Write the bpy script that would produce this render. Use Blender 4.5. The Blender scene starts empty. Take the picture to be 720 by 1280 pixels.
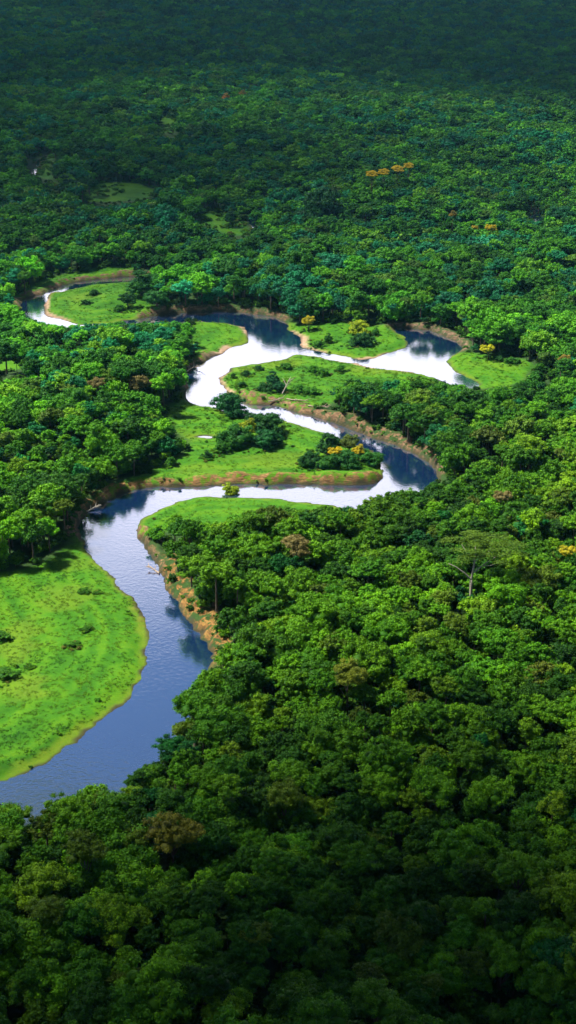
import bpy, math, numpy as np
from mathutils import Vector
RNG = np.random.default_rng(7)
C = bpy.context.scene
COL = C.collection
# ------------------------------------------------------------------ camera
H = 260.0; FPX = 1800.0; PW, PH = 720, 1280
PITCH = math.atan(770 / FPX)
cam_d = bpy.data.cameras.new('camera'); cam = bpy.data.objects.new('camera', cam_d); COL.objects.link(cam)
cam.location = (0, 0, H); cam.rotation_euler = (math.pi/2 - PITCH, 0, 0)
cam_d.sensor_fit = 'VERTICAL'; cam_d.sensor_height = 36; cam_d.lens = 36 * FPX / PH
cam_d.clip_start = 1; cam_d.clip_end = 60000
C.camera = cam
# ------------------------------------------------------------------ light
SUN_EL, SUN_AZ = 56.0, -70.0          # degrees; azimuth measured from +Y (ahead) towards +X
SUN_STR, SKY_STR, EXPO = 5.0, 0.05, 1.3
w = bpy.data.worlds.new('World'); C.world = w; w.use_nodes = True
nt = w.node_tree; N = nt.nodes; L = nt.links
bg = N['Background']
sky = N.new('ShaderNodeTexSky'); sky.sky_type = 'NISHITA'; sky.sun_disc = False
sky.sun_elevation = math.radians(SUN_EL); sky.sun_rotation = math.radians(SUN_AZ)
sky.air_density = 1.0; sky.dust_density = 0.1; sky.ozone_density = 4.0
# bright cumulus banks low in the sky, clearer blue above them
tc = N.new('ShaderNodeTexCoord')
sep = N.new('ShaderNodeSeparateXYZ'); L.new(tc.outputs['Generated'], sep.inputs[0])
mp = N.new('ShaderNodeMapping'); mp.inputs['Scale'].default_value = (1, 1, 2.6); L.new(tc.outputs['Generated'], mp.inputs[0])
cn = N.new('ShaderNodeTexNoise'); cn.inputs['Scale'].default_value = 5.0; cn.inputs['Detail'].default_value = 6; L.new(mp.outputs[0], cn.inputs['Vector'])
cov = N.new('ShaderNodeMapRange'); L.new(sep.outputs['Z'], cov.inputs['Value'])
cov.inputs['From Min'].default_value = 0.36; cov.inputs['From Max'].default_value = 0.485
cov.inputs['To Min'].default_value = 0.34; cov.inputs['To Max'].default_value = -0.16
add = N.new('ShaderNodeMath'); add.operation = 'ADD'; L.new(cn.outputs['Fac'], add.inputs[0]); L.new(cov.outputs[0], add.inputs[1])
ss = N.new('ShaderNodeMapRange'); ss.interpolation_type = 'SMOOTHSTEP'; L.new(add.outputs[0], ss.inputs['Value'])
ss.inputs['From Min'].default_value = 0.42; ss.inputs['From Max'].default_value = 0.78
fw = N.new('ShaderNodeMapRange'); fw.interpolation_type = 'SMOOTHSTEP'; L.new(sep.outputs['Y'], fw.inputs['Value']); fw.inputs['From Min'].default_value = 0.35; fw.inputs['From Max'].default_value = 0.75
fm = N.new('ShaderNodeMath'); fm.operation = 'MULTIPLY'; L.new(ss.outputs[0], fm.inputs[0]); L.new(fw.outputs[0], fm.inputs[1])
mixc = N.new('ShaderNodeMixRGB'); L.new(fm.outputs[0], mixc.inputs['Fac']); L.new(sky.outputs[0], mixc.inputs['Color1'])
mixc.inputs['Color2'].default_value = (12.5, 12.3, 13.8, 1)
L.new(mixc.outputs[0], bg.inputs['Color']); bg.inputs['Strength'].default_value = SKY_STR
sun_d = bpy.data.lights.new('sun', 'SUN'); sun = bpy.data.objects.new('sun', sun_d); COL.objects.link(sun)
sun_d.energy = SUN_STR; sun_d.angle = math.radians(6.0); sun_d.color = (1.0, 0.95, 0.85)
SD = Vector((math.cos(math.radians(SUN_EL))*math.sin(math.radians(SUN_AZ)), math.cos(math.radians(SUN_EL))*math.cos(math.radians(SUN_AZ)), math.sin(math.radians(SUN_EL))))
sun.rotation_euler = SD.to_track_quat('Z', 'Y').to_euler()
vs = C.view_settings; vs.view_transform = 'Standard'; vs.look = 'None'; vs.gamma = 1; vs.use_curve_mapping = False; vs.exposure = EXPO
C.render.engine = 'CYCLES'
C.cycles.volume_bounces = 0; C.cycles.max_bounces = 4; C.cycles.transparent_max_bounces = 4

# ------------------------------------------------------------------ geometry of the view (metres <-> photo pixels)
cp, sp = math.cos(PITCH), math.sin(PITCH)
def unproj(px, py, z=0.0):
    px = np.asarray(px, float); py = np.asarray(py, float)
    xc = (px - 360) / FPX; yc = (640 - py) / FPX
    dx, dy, dz = xc, cp + yc*sp, -sp + yc*cp
    t = (z - H) / dz
    return dx*t, dy*t
def proj(x, y, z):
    d = y*cp - (z - H)*sp
    u = y*sp + (z - H)*cp
    return 360 + FPX*x/d, 640 - FPX*u/d, d
def P(pts, z=0.0):
    a = np.array(pts, float); x, y = unproj(a[:, 0], a[:, 1], z); return np.stack([x, y], 1)
def smooth_poly(a, n=2):                       # Chaikin rounding of a closed outline
    for _ in range(n):
        b = np.roll(a, -1, 0); a = np.stack([a*.75+b*.25, a*.25+b*.75], 1).reshape(-1, 2)
    return a
def inside(x, y, poly):
    r = np.zeros(x.shape, bool); n = len(poly); j = n-1
    for i in range(n):
        xi, yi = poly[i]; xj, yj = poly[j]
        if yi != yj:
            c = (yi > y) != (yj > y)
            r ^= c & (x < (xj-xi)*(y-yi)/(yj-yi)+xi)
        j = i
    return r
def dist_line(x, y, pts, closed=True):
    d2 = np.full(x.shape, 1e12); n = len(pts)
    for i in range(n if closed else n-1):
        ax, ay = pts[i]; bx, by = pts[(i+1) % n]
        vx, vy = bx-ax, by-ay; l2 = vx*vx+vy*vy+1e-9
        t = np.clip(((x-ax)*vx+(y-ay)*vy)/l2, 0, 1)
        d2 = np.minimum(d2, (x-ax-t*vx)**2+(y-ay-t*vy)**2)
    return np.sqrt(d2)
def sdist(x, y, poly, reach=60):
    out = np.full(x.shape, float(reach))
    m = (x > poly[:,0].min()-reach) & (x < poly[:,0].max()+reach) & (y > poly[:,1].min()-reach) & (y < poly[:,1].max()+reach)
    if m.any():
        xs, ys = x[m], y[m]; d = dist_line(xs, ys, poly); ins = inside(xs, ys, poly)
        out[m] = np.minimum(np.where(ins, -d, d), reach)
    return out
_g = RNG.random((6, 257, 257))
def vnoise(x, y, s, k=0):                      # smooth value noise, -1..1
    u = np.asarray(x)/s + 31.7*k + 400; v = np.asarray(y)/s + 17.3*k + 400
    iu = np.floor(u).astype(int); iv = np.floor(v).astype(int); fu = u-iu; fv = v-iv
    fu = fu*fu*(3-2*fu); fv = fv*fv*(3-2*fv); g = _g[k % 6]
    a = g[iu % 256, iv % 256]; b = g[(iu+1) % 256, iv % 256]; c = g[iu % 256, (iv+1) % 256]; d = g[(iu+1) % 256, (iv+1) % 256]
    return 2*((a*(1-fu)+b*fu)*(1-fv)+(c*(1-fu)+d*fu)*fv)-1

# ------------------------------------------------------------------ river and clearings
WATER = [
 [(-320,1010),(-60,990),(8,972),(40,962),(75,940),(110,915),(150,885),(172,858),(185,828),(188,800),(183,775),(165,750),(145,727),(122,703),(106,690),(98,672),(97,655),(104,642),(118,633),(140,624),(160,615),(190,609),(230,608),(300,607),(345,604),(380,606),(420,607),(465,607),(474,601),(477,585),(474,570),(483,551),(510,562),(530,572),(546,585),(548,597),(535,615),(510,630),(480,640),(450,642),(420,632),(396,630),(360,625),(330,623),(300,623),(250,621),(225,625),(205,633),(190,641),(178,650),(169,661),(177,676),(189,698),(202,715),(207,731),(218,751),(227,767),(244,784),(258,798),(264,812),(265,840),(255,875),(238,910),(215,945),(190,980),(160,1008),(125,1032),(88,1048),(50,1050),(20,1040),(-5,1034),(-60,1034),(-320,1065)],
 [(482,592),(474,570),(455,560),(430,551),(404,541),(371,530),(345,524),(320,521),(290,518),(264,509),(250,498),(262,486),(279,490),(300,499),(319,507),(346,506),(379,517),(417,528),(450,540),(483,552),(515,565),(518,580)],
 [(262,509),(242,504),(234,498),(229,484),(232,467),(245,457),(257,452),(267,446),(280,442),(285,437),(300,431),(311,428),(313,419),(305,408),(282,403),(247,402),(238,398),(236,390),(250,389),(300,390),(342,395),(355,402),(360,414),(377,423),(374,435),(400,440),(430,446),(450,450),(450,455),(414,449),(385,445),(370,443),(345,451),(320,455),(295,458),(279,467),(271,476),(277,484),(287,493),(290,502)],
 [(455,457),(440,451),(470,449),(486,442),(515,431),(506,422),(493,413),(497,409),(519,410),(548,417),(569,426),(580,437),(562,446),(558,458),(577,468),(600,478),(600,485),(584,486),(562,479),(533,469),(519,465),(493,462),(465,460)],
 [(24,378),(35,372),(62,365),(80,356),(104,352),(135,348),(167,345),(190,347),(215,352),(215,356),(185,353),(149,352),(115,356),(83,362),(66,368),(59,373),(57,380),(52,391),(60,397),(80,401),(100,407),(150,403),(200,394),(240,390),(250,392),(248,401),(200,405),(150,414),(90,419),(50,413),(28,401)],
 [(38,218),(44,206),(56,194),(68,187),(90,183),(90,185),(68,189),(56,197),(47,208),(42,219)],
 [(306,272),(330,270),(326,280),(321,288),(314,282)],
 [(241,546),(254,544),(268,546),(262,548.5),(250,547.5)],
]
WP = [smooth_poly(P(a), 2) for a in WATER]
GRASS = [
 [(-320,1010),(20,985),(120,930),(195,860),(200,790),(150,715),(110,682),(97,668),(85,686),(60,702),(20,718),(-20,724),(-320,738)],
 [(226,497),(206,516),(222,540),(243,556),(226,575),(196,587),(150,606),(116,630),(160,622),(470,614),(480,575),(440,545),(345,512),(264,500)],
 [(262,472),(300,450),(362,436),(450,446),(535,464),(548,474),(500,486),(450,490),(420,500),(402,512),(319,510),(290,502)],
 [(355,398),(375,408),(400,405),(440,406),(490,408),(515,420),(520,435),(486,446),(450,453),(400,446),(372,436)],
 [(556,436),(585,440),(615,444),(665,452),(662,465),(645,480),(602,486),(565,470)],
 [(240,398),(305,404),(317,418),(314,432),(283,442),(262,452),(240,450),(240,420)],
 [(20,398),(22,378),(8,377),(50,350),(100,339),(165,332),(175,345),(170,372),(200,385),(200,402),(150,408),(75,410)],
 [(162,672),(168,655),(200,628),(250,617),(330,619),(455,630),(455,650),(350,650),(310,652),(290,660),(270,675),(240,665),(200,662),(180,672)],
 [(98,252),(118,233),(150,230),(190,233),(192,247),(160,251),(130,255)],
 [(250,267),(270,266),(295,270),(315,288),(303,297),(280,294),(265,284),(250,282)],
 [(197,147),(218,145),(219,172),(205,170)],
 [(64,193),(52,206),(45,217),(60,230),(72,240),(74,232),(62,215),(68,200)],
 [(655,266),(677,266),(678,275),(658,273)],
 [(-60,456),(30,456),(38,466),(0,474),(-60,474)],
]
GP = [smooth_poly(P(a, 1.5), 2) for a in GRASS]
# eroded banks: line along the water's edge, reach in metres, height, tone (0 brown .. 1 ochre)
BANKS = [
 ([(112,636),(118,631),(150,613),(190,606),(300,604),(400,605),(473,603)], 5.0, 2.3, .7),
 ([(172,668),(180,680),(189,698),(200,712)], 3.5, 2.2, .4),
 ([(202,715),(207,731),(218,751),(227,767),(244,784),(258,798),(264,806)], 9.5, 3.2, 1.0),
 ([(300,500),(319,506),(346,505),(379,515),(417,526),(450,538),(483,550),(515,562),(535,573),(550,586)], 6.5, 2.9, .25),
 ([(5,385),(24,377),(62,364),(80,355),(135,347),(167,344),(190,346)], 5.5, 2.4, .15),
 ([(185,396),(200,393),(240,389),(300,389),(342,394),(352,398)], 5.0, 2.3, .15),
 ([(490,410),(519,409),(548,416),(569,425),(582,436)], 5.0, 2.0, .0),
 ([(229,484),(232,467),(245,457),(262,447)], 5.0, 2.4, .25),
 ([(97,668),(98,655),(104,642),(116,634)], 5.0, 2.4, .2),
]
BK = [(P(a), r, h, t) for a, r, h, t in BANKS]
SANDS = [([(245,401),(282,402),(305,407),(313,419)], 5.0), ([(284,492),(274,484),(268,475),(279,466)], 5.0), ([(262,449),(280,442),(285,436)], 6.0),
         ([(362,416),(377,424),(375,435),(400,441)], 5.0), ([(414,449),(440,453),(465,460),(493,462),(519,465)], 3.5), ([(58,373),(54,392),(80,402)], 4.0),
         ([(486,443),(470,449),(450,450)], 4.0)]
SK = [(P(a), r) for a, r in SANDS]
def water_d(x, y, reach=60):
    x = np.asarray(x, float); y = np.asarray(y, float)
    n = 1.5*vnoise(x, y, 13.0, 4) + 1.1*vnoise(x, y, 6.0, 1) + .6*vnoise(x, y, 2.7, 2)
    d = np.full(x.shape, float(reach))
    for p in WP: d = np.minimum(d, sdist(x, y, p, reach))
    return d + n*np.clip(1.2 - np.abs(d)/12, 0, 1)
def grass_d(x, y, reach=30):
    d = np.full(np.shape(x), float(reach))
    for p in GP: d = np.minimum(d, sdist(np.asarray(x, float), np.asarray(y, float), p, reach))
    return d + np.clip((np.asarray(y)-1150)/300, 0, 1)*(5*vnoise(x, y, 26, 4) + 3*vnoise(x, y, 11, 5))
def sstep(a, b, v):
    t = np.clip((np.asarray(v)-a)/(b-a), 0, 1); return t*t*(3-2*t)
DRY_MIST = [(22,800,9,22,.55),(30,860,10,12,.6),(80,745,13,17,.5),(100,705,10,10,.4),(340,450,26,16,.5),(480,462,30,10,.6),(250,590,20,12,.4),(350,575,30,14,.5),(230,545,14,14,.3),(105,372,18,16,.4),(300,460,12,12,.5),(150,240,40,40,.15),(620,455,20,14,.3),(120,925,16,6,.7),(60,957,14,5,.7),(160,885,8,8,.7)]  # dry grass patches; the far clearing's entry paints in the dulling of mist
def ground(x, y, full=False):
    x = np.asarray(x, float); y = np.asarray(y, float)
    d = water_d(x, y)
    cut = np.zeros(x.shape); hh = np.zeros(x.shape); tone = np.zeros(x.shape); reach = np.full(x.shape, 5.0)
    for pl, r, h, t in BK:
        m = (x > pl[:,0].min()-40) & (x < pl[:,0].max()+40) & (y > pl[:,1].min()-40) & (y < pl[:,1].max()+40)
        if not m.any(): continue
        q = dist_line(x[m], y[m], pl, False)
        c = 1 - sstep(r*1.0, r*2.2, q)
        better = c > cut[m]; idx = np.where(m.ravel())[0] if x.ndim == 1 else None
        k = np.flatnonzero(m)[better]
        cut.flat[k] = c[better]; hh.flat[k] = h; tone.flat[k] = t; reach.flat[k] = r
    gentle = 1.5*sstep(-.5, 9, d)
    jag = 1 + .45*vnoise(x, y, 6.5, 3) + .3*vnoise(x, y, 2.3, 4)
    hh = hh*(1 + .55*vnoise(x, y, 22, 0) + .35*vnoise(x, y, 9, 1)); steep = (1.5 + np.maximum(hh, .2))*(.55*sstep(-.3, .30*reach, d*jag) + .45*sstep(.3*reach, .8*reach, d*jag))
    z = gentle*(1-cut) + np.maximum(steep, gentle)*cut
    z = z*(1 - .0*d) + sstep(15, 60, d)*(3.6*vnoise(x, y, 110, 0) + 1.6*vnoise(x, y, 40, 5) + 1.6)
    z = z + .35*vnoise(x, y, 12, 2)*sstep(2, 10, d) + .18*vnoise(x, y, 3.1, 3)*sstep(.5, 4, d)
    far = sstep(500, 4500, np.hypot(x, y)); z = z + sstep(30, 60, d)*far*(20*(vnoise(x, y, 420, 4)+.3) + 12*vnoise(x, y, 170, 1))
    z = np.where(d < 0, -1.6*sstep(0, 4, -d) - .05, z)
    if not full: return z
    soil = cut*(1 - sstep(.75*reach, 1.15*reach, d + 2.2*vnoise(x, y, 7, 5) + 1.2*vnoise(x, y, 19, 2)))*(d < 40)
    sand = np.zeros(x.shape)
    for pl, r in SK:
        m = (x > pl[:,0].min()-20) & (x < pl[:,0].max()+20) & (y > pl[:,1].min()-20) & (y < pl[:,1].max()+20)
        if m.any():
            q = dist_line(x[m], y[m], pl, False); sand[m] = np.maximum(sand[m], 1 - sstep(.5*r, r, q + 1.2*vnoise(x[m], y[m], 4, 1)))
    mud = 1 - sstep(.2, 1.6, d + .9*vnoise(x, y, 5, 0))
    g = (1 - sstep(-2, 3, grass_d(x, y) + 1.5*vnoise(x, y, 8, 2)))*(1 - .18*sstep(1150, 1500, y))
    band = .5 + .5*np.clip(1.3*vnoise(np.abs(d) + 5*vnoise(x, y, 40, 3), x*.06 + y*.03, 3.6, 1) + .5*vnoise(x, y, 9, 0), -1, 1)
    dry_mist = np.zeros(x.shape)
    for px, py, a, b, st in DRY_MIST:
        bx, by = unproj(px, py, 1.5); q = np.hypot((x-bx)/a, (y-by)/b) + .35*vnoise(x, y, 6, 2); dry_mist = np.maximum(dry_mist, st*(1-sstep(.5, 1.1, q)))
    dry_mist = np.maximum(dry_mist, .85*(1 - sstep(.8, 4.5, d + 2.5*vnoise(x, y, 9, 3) + 1.2*vnoise(x, y, 3.3, 5))))
    ground.extra = (band, dry_mist)
    return z, soil, sand, mud, g, tone

# ------------------------------------------------------------------ helpers
def mesh_np(name, V, F, mats=(), attrs=None, mat_idx=None, smooth=False):
    me = bpy.data.meshes.new(name); V = np.asarray(V, np.float32); F = np.asarray(F, np.int32); k = F.shape[1]
    me.vertices.add(len(V)); me.vertices.foreach_set('co', V.ravel())
    me.loops.add(F.size); me.loops.foreach_set('vertex_index', F.ravel())
    me.polygons.add(len(F)); me.polygons.foreach_set('loop_start', np.arange(0, F.size, k, dtype=np.int32)); me.polygons.foreach_set('loop_total', np.full(len(F), k, np.int32))
    for m in mats: me.materials.append(m)
    if mat_idx is not None: me.polygons.foreach_set('material_index', np.asarray(mat_idx, np.int32))
    for nme, (typ, arr) in (attrs or {}).items():
        a = me.attributes.new(nme, typ, 'POINT')
        a.data.foreach_set('value' if typ in ('FLOAT', 'INT') else ('color' if typ == 'FLOAT_COLOR' else 'vector'), np.asarray(arr, np.int32 if typ == 'INT' else np.float32).ravel())
    me.update(calc_edges=True); me.validate()
    if smooth: me.polygons.foreach_set('use_smooth', np.ones(len(F), bool))
    return me
def link(name, me, parent=None, loc=(0,0,0), kind=None, label=None, cat=None, group=None):
    o = bpy.data.objects.new(name, me); COL.objects.link(o); o.location = loc
    if parent is not None: o.parent = parent
    if kind: o['kind'] = kind
    if label: o['label'] = label
    if cat: o['category'] = cat
    if group: o['group'] = group
    return o
def mat(name):
    m = bpy.data.materials.new(name); m.use_nodes = True; n = m.node_tree.nodes; return m, n, m.node_tree.links, n['Principled BSDF']
def node(n, t, **kw):
    x = n.new(t)
    for k, v in kw.items():
        if hasattr(x, k): setattr(x, k, v)
        else: x.inputs[k].default_value = v
    return x
def noise(n, l, scale, detail=4, vec=None, rough=.6):
    x = n.new('ShaderNodeTexNoise'); x.inputs['Scale'].default_value = scale; x.inputs['Detail'].default_value = detail; x.inputs['Roughness'].default_value = rough
    if vec is not None: l.new(vec, x.inputs['Vector'])
    return x.outputs['Fac']
def ramp(n, l, fac, stops):
    r = n.new('ShaderNodeValToRGB'); e = r.color_ramp.elements
    while len(e) < len(stops): e.new(.5)
    for q, (p, c) in zip(e, stops): q.position = p; q.color = (*c, 1)
    l.new(fac, r.inputs[0]); return r.outputs[0]
def mix(n, l, fac, a, b, mode='MIX'):
    x = n.new('ShaderNodeMixRGB'); x.blend_type = mode
    for s, v in ((0, fac), (1, a), (2, b)):
        if isinstance(v, (int, float)): x.inputs[s].default_value = v
        elif isinstance(v, tuple): x.inputs[s].default_value = (*v, 1)
        else: l.new(v, x.inputs[s])
    return x.outputs[0]
def mapr(n, l, v, a, b, c=0., d=1.):
    x = n.new('ShaderNodeMapRange'); l.new(v, x.inputs[0])
    for i, q in zip(('From Min','From Max','To Min','To Max'), (a, b, c, d)): x.inputs[i].default_value = q
    return x.outputs[0]
def bump(n, l, h, s, dist, bs):
    b = n.new('ShaderNodeBump'); b.inputs['Strength'].default_value = s; b.inputs['Distance'].default_value = dist; l.new(h, b.inputs['Height']); l.new(b.outputs[0], bs.inputs['Normal'])

# ------------------------------------------------------------------ materials
def foliage_mat():
    m, n, l, b = mat('foliage')
    t = node(n, 'ShaderNodeAttribute', attribute_type='INSTANCER', attribute_name='tint')
    lf = node(n, 'ShaderNodeAttribute', attribute_type='GEOMETRY', attribute_name='leaf')
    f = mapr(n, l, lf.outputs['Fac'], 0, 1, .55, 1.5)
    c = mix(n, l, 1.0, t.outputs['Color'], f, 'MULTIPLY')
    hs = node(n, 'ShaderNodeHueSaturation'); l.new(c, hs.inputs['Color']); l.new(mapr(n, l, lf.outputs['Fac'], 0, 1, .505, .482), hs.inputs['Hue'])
    l.new(hs.outputs[0], b.inputs['Base Color']); b.inputs['Roughness'].default_value = .62; b.inputs['Specular IOR Level'].default_value = .12
    tr = n.new('ShaderNodeBsdfTranslucent'); l.new(mix(n, l, 1.0, hs.outputs[0], (1.2, 1.2, .4), 'MULTIPLY'), tr.inputs[0])
    ms = n.new('ShaderNodeMixShader'); ms.inputs[0].default_value = .18; l.new(b.outputs[0], ms.inputs[1]); l.new(tr.outputs[0], ms.inputs[2])
    l.new(ms.outputs[0], n['Material Output'].inputs[0]); return m
def simple_mat(name, stops, scale, rough=.85, bs=.5, bd=.2):
    m, n, l, b = mat(name); tcn = n.new('ShaderNodeTexCoord'); f = noise(n, l, scale, 6, tcn.outputs['Object'])
    l.new(ramp(n, l, f, stops), b.inputs['Base Color']); b.inputs['Roughness'].default_value = rough; b.inputs['Specular IOR Level'].default_value = .2
    bump(n, l, f, bs, bd, b); return m
M_FOL = foliage_mat()
M_BARK = simple_mat('bark', [(.3, (.05,.036,.025)), (.7, (.13,.10,.075))], 3.0)
M_PALE = simple_mat('pale_bark', [(.3, (.16,.14,.11)), (.7, (.34,.31,.26))], 2.0)
M_DEAD = simple_mat('dead_wood', [(.3, (.17,.12,.09)), (.7, (.42,.34,.27))], 2.0)
def ground_mat():
    m, n, l, b = mat('ground'); g = n.new('ShaderNodeNewGeometry'); v = g.outputs['Position']
    A = {k: node(n, 'ShaderNodeAttribute', attribute_type='GEOMETRY', attribute_name=k).outputs['Fac'] for k in ('soil','sand','mud','grass','tone','band','dry_mist')}
    n1 = noise(n, l, .035, 5, v); n2 = noise(n, l, .30, 8, v, .72); n3 = noise(n, l, 1.1, 5, v, .7)
    gr = ramp(n, l, mix(n, l, .72, A['band'], n2), [(.28, (.012,.072,.0015)), (.5, (.034,.132,.0018)), (.72, (.075,.180,.002))])
    gr = mix(n, l, mapr(n, l, n3, .35, .75, 0, .25), gr, (.03,.13,.002))
    gr = mix(n, l, A['dry_mist'], gr, ramp(n, l, n3, [(.3, (.06,.13,.004)), (.55, (.105,.165,.006)), (.8, (.13,.15,.02))]))
    floor = ramp(n, l, n2, [(.3, (.010,.030,.006)), (.7, (.03,.07,.012))])
    c = mix(n, l, A['grass'], floor, gr)
    ms = n.new('ShaderNodeMapping'); ms.inputs['Scale'].default_value = (.5, .5, 3.5); l.new(v, ms.inputs[0])
    n4 = noise(n, l, .55, 6, ms.outputs[0], .7)
    so = mix(n, l, A['tone'], ramp(n, l, n4, [(.30, (.035,.022,.014)), (.5, (.14,.085,.052)), (.70, (.27,.185,.12))]), ramp(n, l, n4, [(.32, (.03,.018,.008)), (.50, (.17,.088,.024)), (.72, (.38,.22,.062))]))
    c = mix(n, l, mapr(n, l, n3, .0, 1., .0, .0), c, so)
    # patches of scrub keep breaking the bare soil
    ma = n.new('ShaderNodeMath'); ma.operation = 'MULTIPLY'; l.new(A['soil'], ma.inputs[0]); l.new(mapr(n, l, noise(n, l, .30, 5, v), .56, .47), ma.inputs[1]); 
    c = mix(n, l, ma.outputs[0], c, so)
    c = mix(n, l, A['sand'], c, ramp(n, l, n2, [(.3, (.20,.12,.07)), (.7, (.42,.29,.20))]))
    c = mix(n, l, A['mud'], c, (.035,.033,.016))
    l.new(c, b.inputs['Base Color']); b.inputs['Roughness'].default_value = .9; b.inputs['Specular IOR Level'].default_value = .15
    bump(n, l, mix(n, l, A['soil'], mix(n, l, .85, n3, (.5, .5, .5)), n4), .7, 1.0, b); return m
M_GROUND = ground_mat()
def water_mat():
    m, n, l, b = mat('river_water'); out = n['Material Output']
    g = n.new('ShaderNodeNewGeometry'); v = g.outputs['Position']
    b.inputs['Base Color'].default_value = (.005,.022,.085,1); b.inputs['Roughness'].default_value = .4; b.inputs['Specular IOR Level'].default_value = 0
    gl = n.new('ShaderNodeBsdfGlossy'); gl.inputs['Roughness'].default_value = .06; gl.inputs['Color'].default_value = (.95,.96,1,1)
    h1 = noise(n, l, .55, 3, v); h2 = noise(n, l, .07, 3, v); h = mix(n, l, .45, h1, h2)
    bp = n.new('ShaderNodeBump'); bp.inputs['Strength'].default_value = .25; bp.inputs['Distance'].default_value = .35; l.new(h, bp.inputs['Height']); l.new(bp.outputs[0], gl.inputs['Normal'])
    fr = n.new('ShaderNodeFresnel'); fr.inputs['IOR'].default_value = 2.4
    ms = n.new('ShaderNodeMixShader'); l.new(mapr(n, l, fr.outputs[0], .15, .42, .45, .97), ms.inputs[0]); l.new(b.outputs[0], ms.inputs[1]); l.new(gl.outputs[0], ms.inputs[2]); l.new(ms.outputs[0], out.inputs[0]); return m
M_WATER = water_mat()

# ------------------------------------------------------------------ ground sheet (fan-shaped grid, finer near), water sheet
ys = [-400., -100., 60.]; 
yy = 140.
while yy < 12000: ys.append(yy); yy *= 1.0024 if yy < 2200 else 1.012
ys = np.array(ys); us = np.concatenate([[-3.5,-2.,-1.2,-.8,-.6,-.5,-.42], np.linspace(-.36,.36,330), [.42,.5,.6,.8,1.2,2.,3.5]])
YY, UU = np.meshgrid(ys, us, indexing='ij'); XX = UU*(np.maximum(YY, 0)+120)
x, y = XX.ravel(), YY.ravel()
z, soil, sand, mud, g, tone = ground(x, y, True); band, dry_mist = ground.extra
nr, nc = XX.shape; i = np.arange(nr*nc).reshape(nr, nc)
F = np.stack([i[:-1,:-1], i[:-1,1:], i[1:,1:], i[1:,:-1]], -1).reshape(-1, 4)
link('ground', mesh_np('ground', np.stack([x, y, z], 1), F, [M_GROUND], {'soil': ('FLOAT', soil), 'sand': ('FLOAT', sand), 'mud': ('FLOAT', mud), 'grass': ('FLOAT', g), 'tone': ('FLOAT', tone), 'band': ('FLOAT', band), 'dry_mist': ('FLOAT', dry_mist)}, smooth=True), kind='structure')
link('river', mesh_np('river', [(-900,150,0),(900,150,0),(1500,3200,0),(-1500,3200,0)], [(0,1,2,3)], [M_WATER]), kind='structure')

# ------------------------------------------------------------------ added clouds, never in view, placed to darken far forest and near slope
CM, cn_, cl_, cb_ = mat('added_shade_cloud'); cb_.inputs['Base Color'].default_value = (.9, .9, .92, 1); cb_.inputs['Roughness'].default_value = 1; cb_.inputs['Specular IOR Level'].default_value = 0
def added_shade_cloud(gx, gy, r, hc, seed):
    """an unseen shade caster added at height hc whose shade falls around ground point gx, gy"""
    rng = np.random.default_rng(seed); k = hc/SD.z; cx_, cy_ = gx + SD.x*k, gy + SD.y*k; v0, f0 = ICOC; parts = []
    for q in range(int(5+rng.integers(4))):
        a = rng.uniform(0, 6.283); e = r*rng.uniform(0, .75); rr = r*rng.uniform(.35, .6); nn = 1 + .12*np.sin(v0*5+q) .sum(1, keepdims=True) + rng.normal(0, .03, (len(v0), 1))
        parts.append((v0*nn*rr*np.array([1, 1, .42]) + np.array([e*math.cos(a), e*math.sin(a), rr*rng.uniform(0, .3)]), f0 + q*len(v0)))
    link('added_shade_cloud', mesh_np('added_shade_cloud', np.concatenate([p[0] for p in parts]), np.concatenate([p[1] for p in parts]), [CM], smooth=True), None, (cx_, cy_, hc), kind='structure')
import bmesh
_b = bmesh.new(); bmesh.ops.create_icosphere(_b, subdivisions=3, radius=1); ICOC = (np.array([q.co[:] for q in _b.verts]), np.array([[a.index for a in q.verts] for q in _b.faces])); _b.free()
_r = np.random.default_rng(5); ci_ = 0
gy_c = 1400.
while gy_c < 5200:                              # far field of added shade casters, thickening with distance
    stp = 330.; hw = .30*gy_c + 500
    for gx_c in np.arange(-hw, hw, stp):
        f_ = min(1, (gy_c-1150)/950)
        if _r.random() < .35 + .65*f_: added_shade_cloud(gx_c + _r.uniform(-90, 90), gy_c + _r.uniform(-90, 90), 170 + 110*f_, 4000 + _r.uniform(-150, 150), 100+ci_); ci_ += 1
    gy_c += stp*.85
for gx_c in np.arange(-420, 430, 98):          # added shade casters that dim the slope below the camera
    for gy_c in (-180, -60, 50, 140, 215, 280):
        if gy_c > 100 and _r.random() < (.08 if gy_c < 250 else .35): continue
        added_shade_cloud(gx_c + _r.uniform(-20, 20), gy_c + _r.uniform(-15, 15), 105, 1300 + _r.uniform(-40, 40), 900+ci_); ci_ += 1
for gx_c in np.arange(-600, 2300, 330):  # more added clouds, hiding sky light from the near forest
    for gy_c in np.arange(-1900, -250, 330): added_shade_cloud(gx_c + _r.uniform(-40, 40), gy_c + _r.uniform(-40, 40), 280, 1350 + _r.uniform(-60, 60), 900+ci_); ci_ += 1
for gx_c in np.arange(650, 2300, 330):
    for gy_c in np.arange(-250, 250, 240): added_shade_cloud(gx_c, gy_c, 250, 1350, 900+ci_); ci_ += 1

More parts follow.
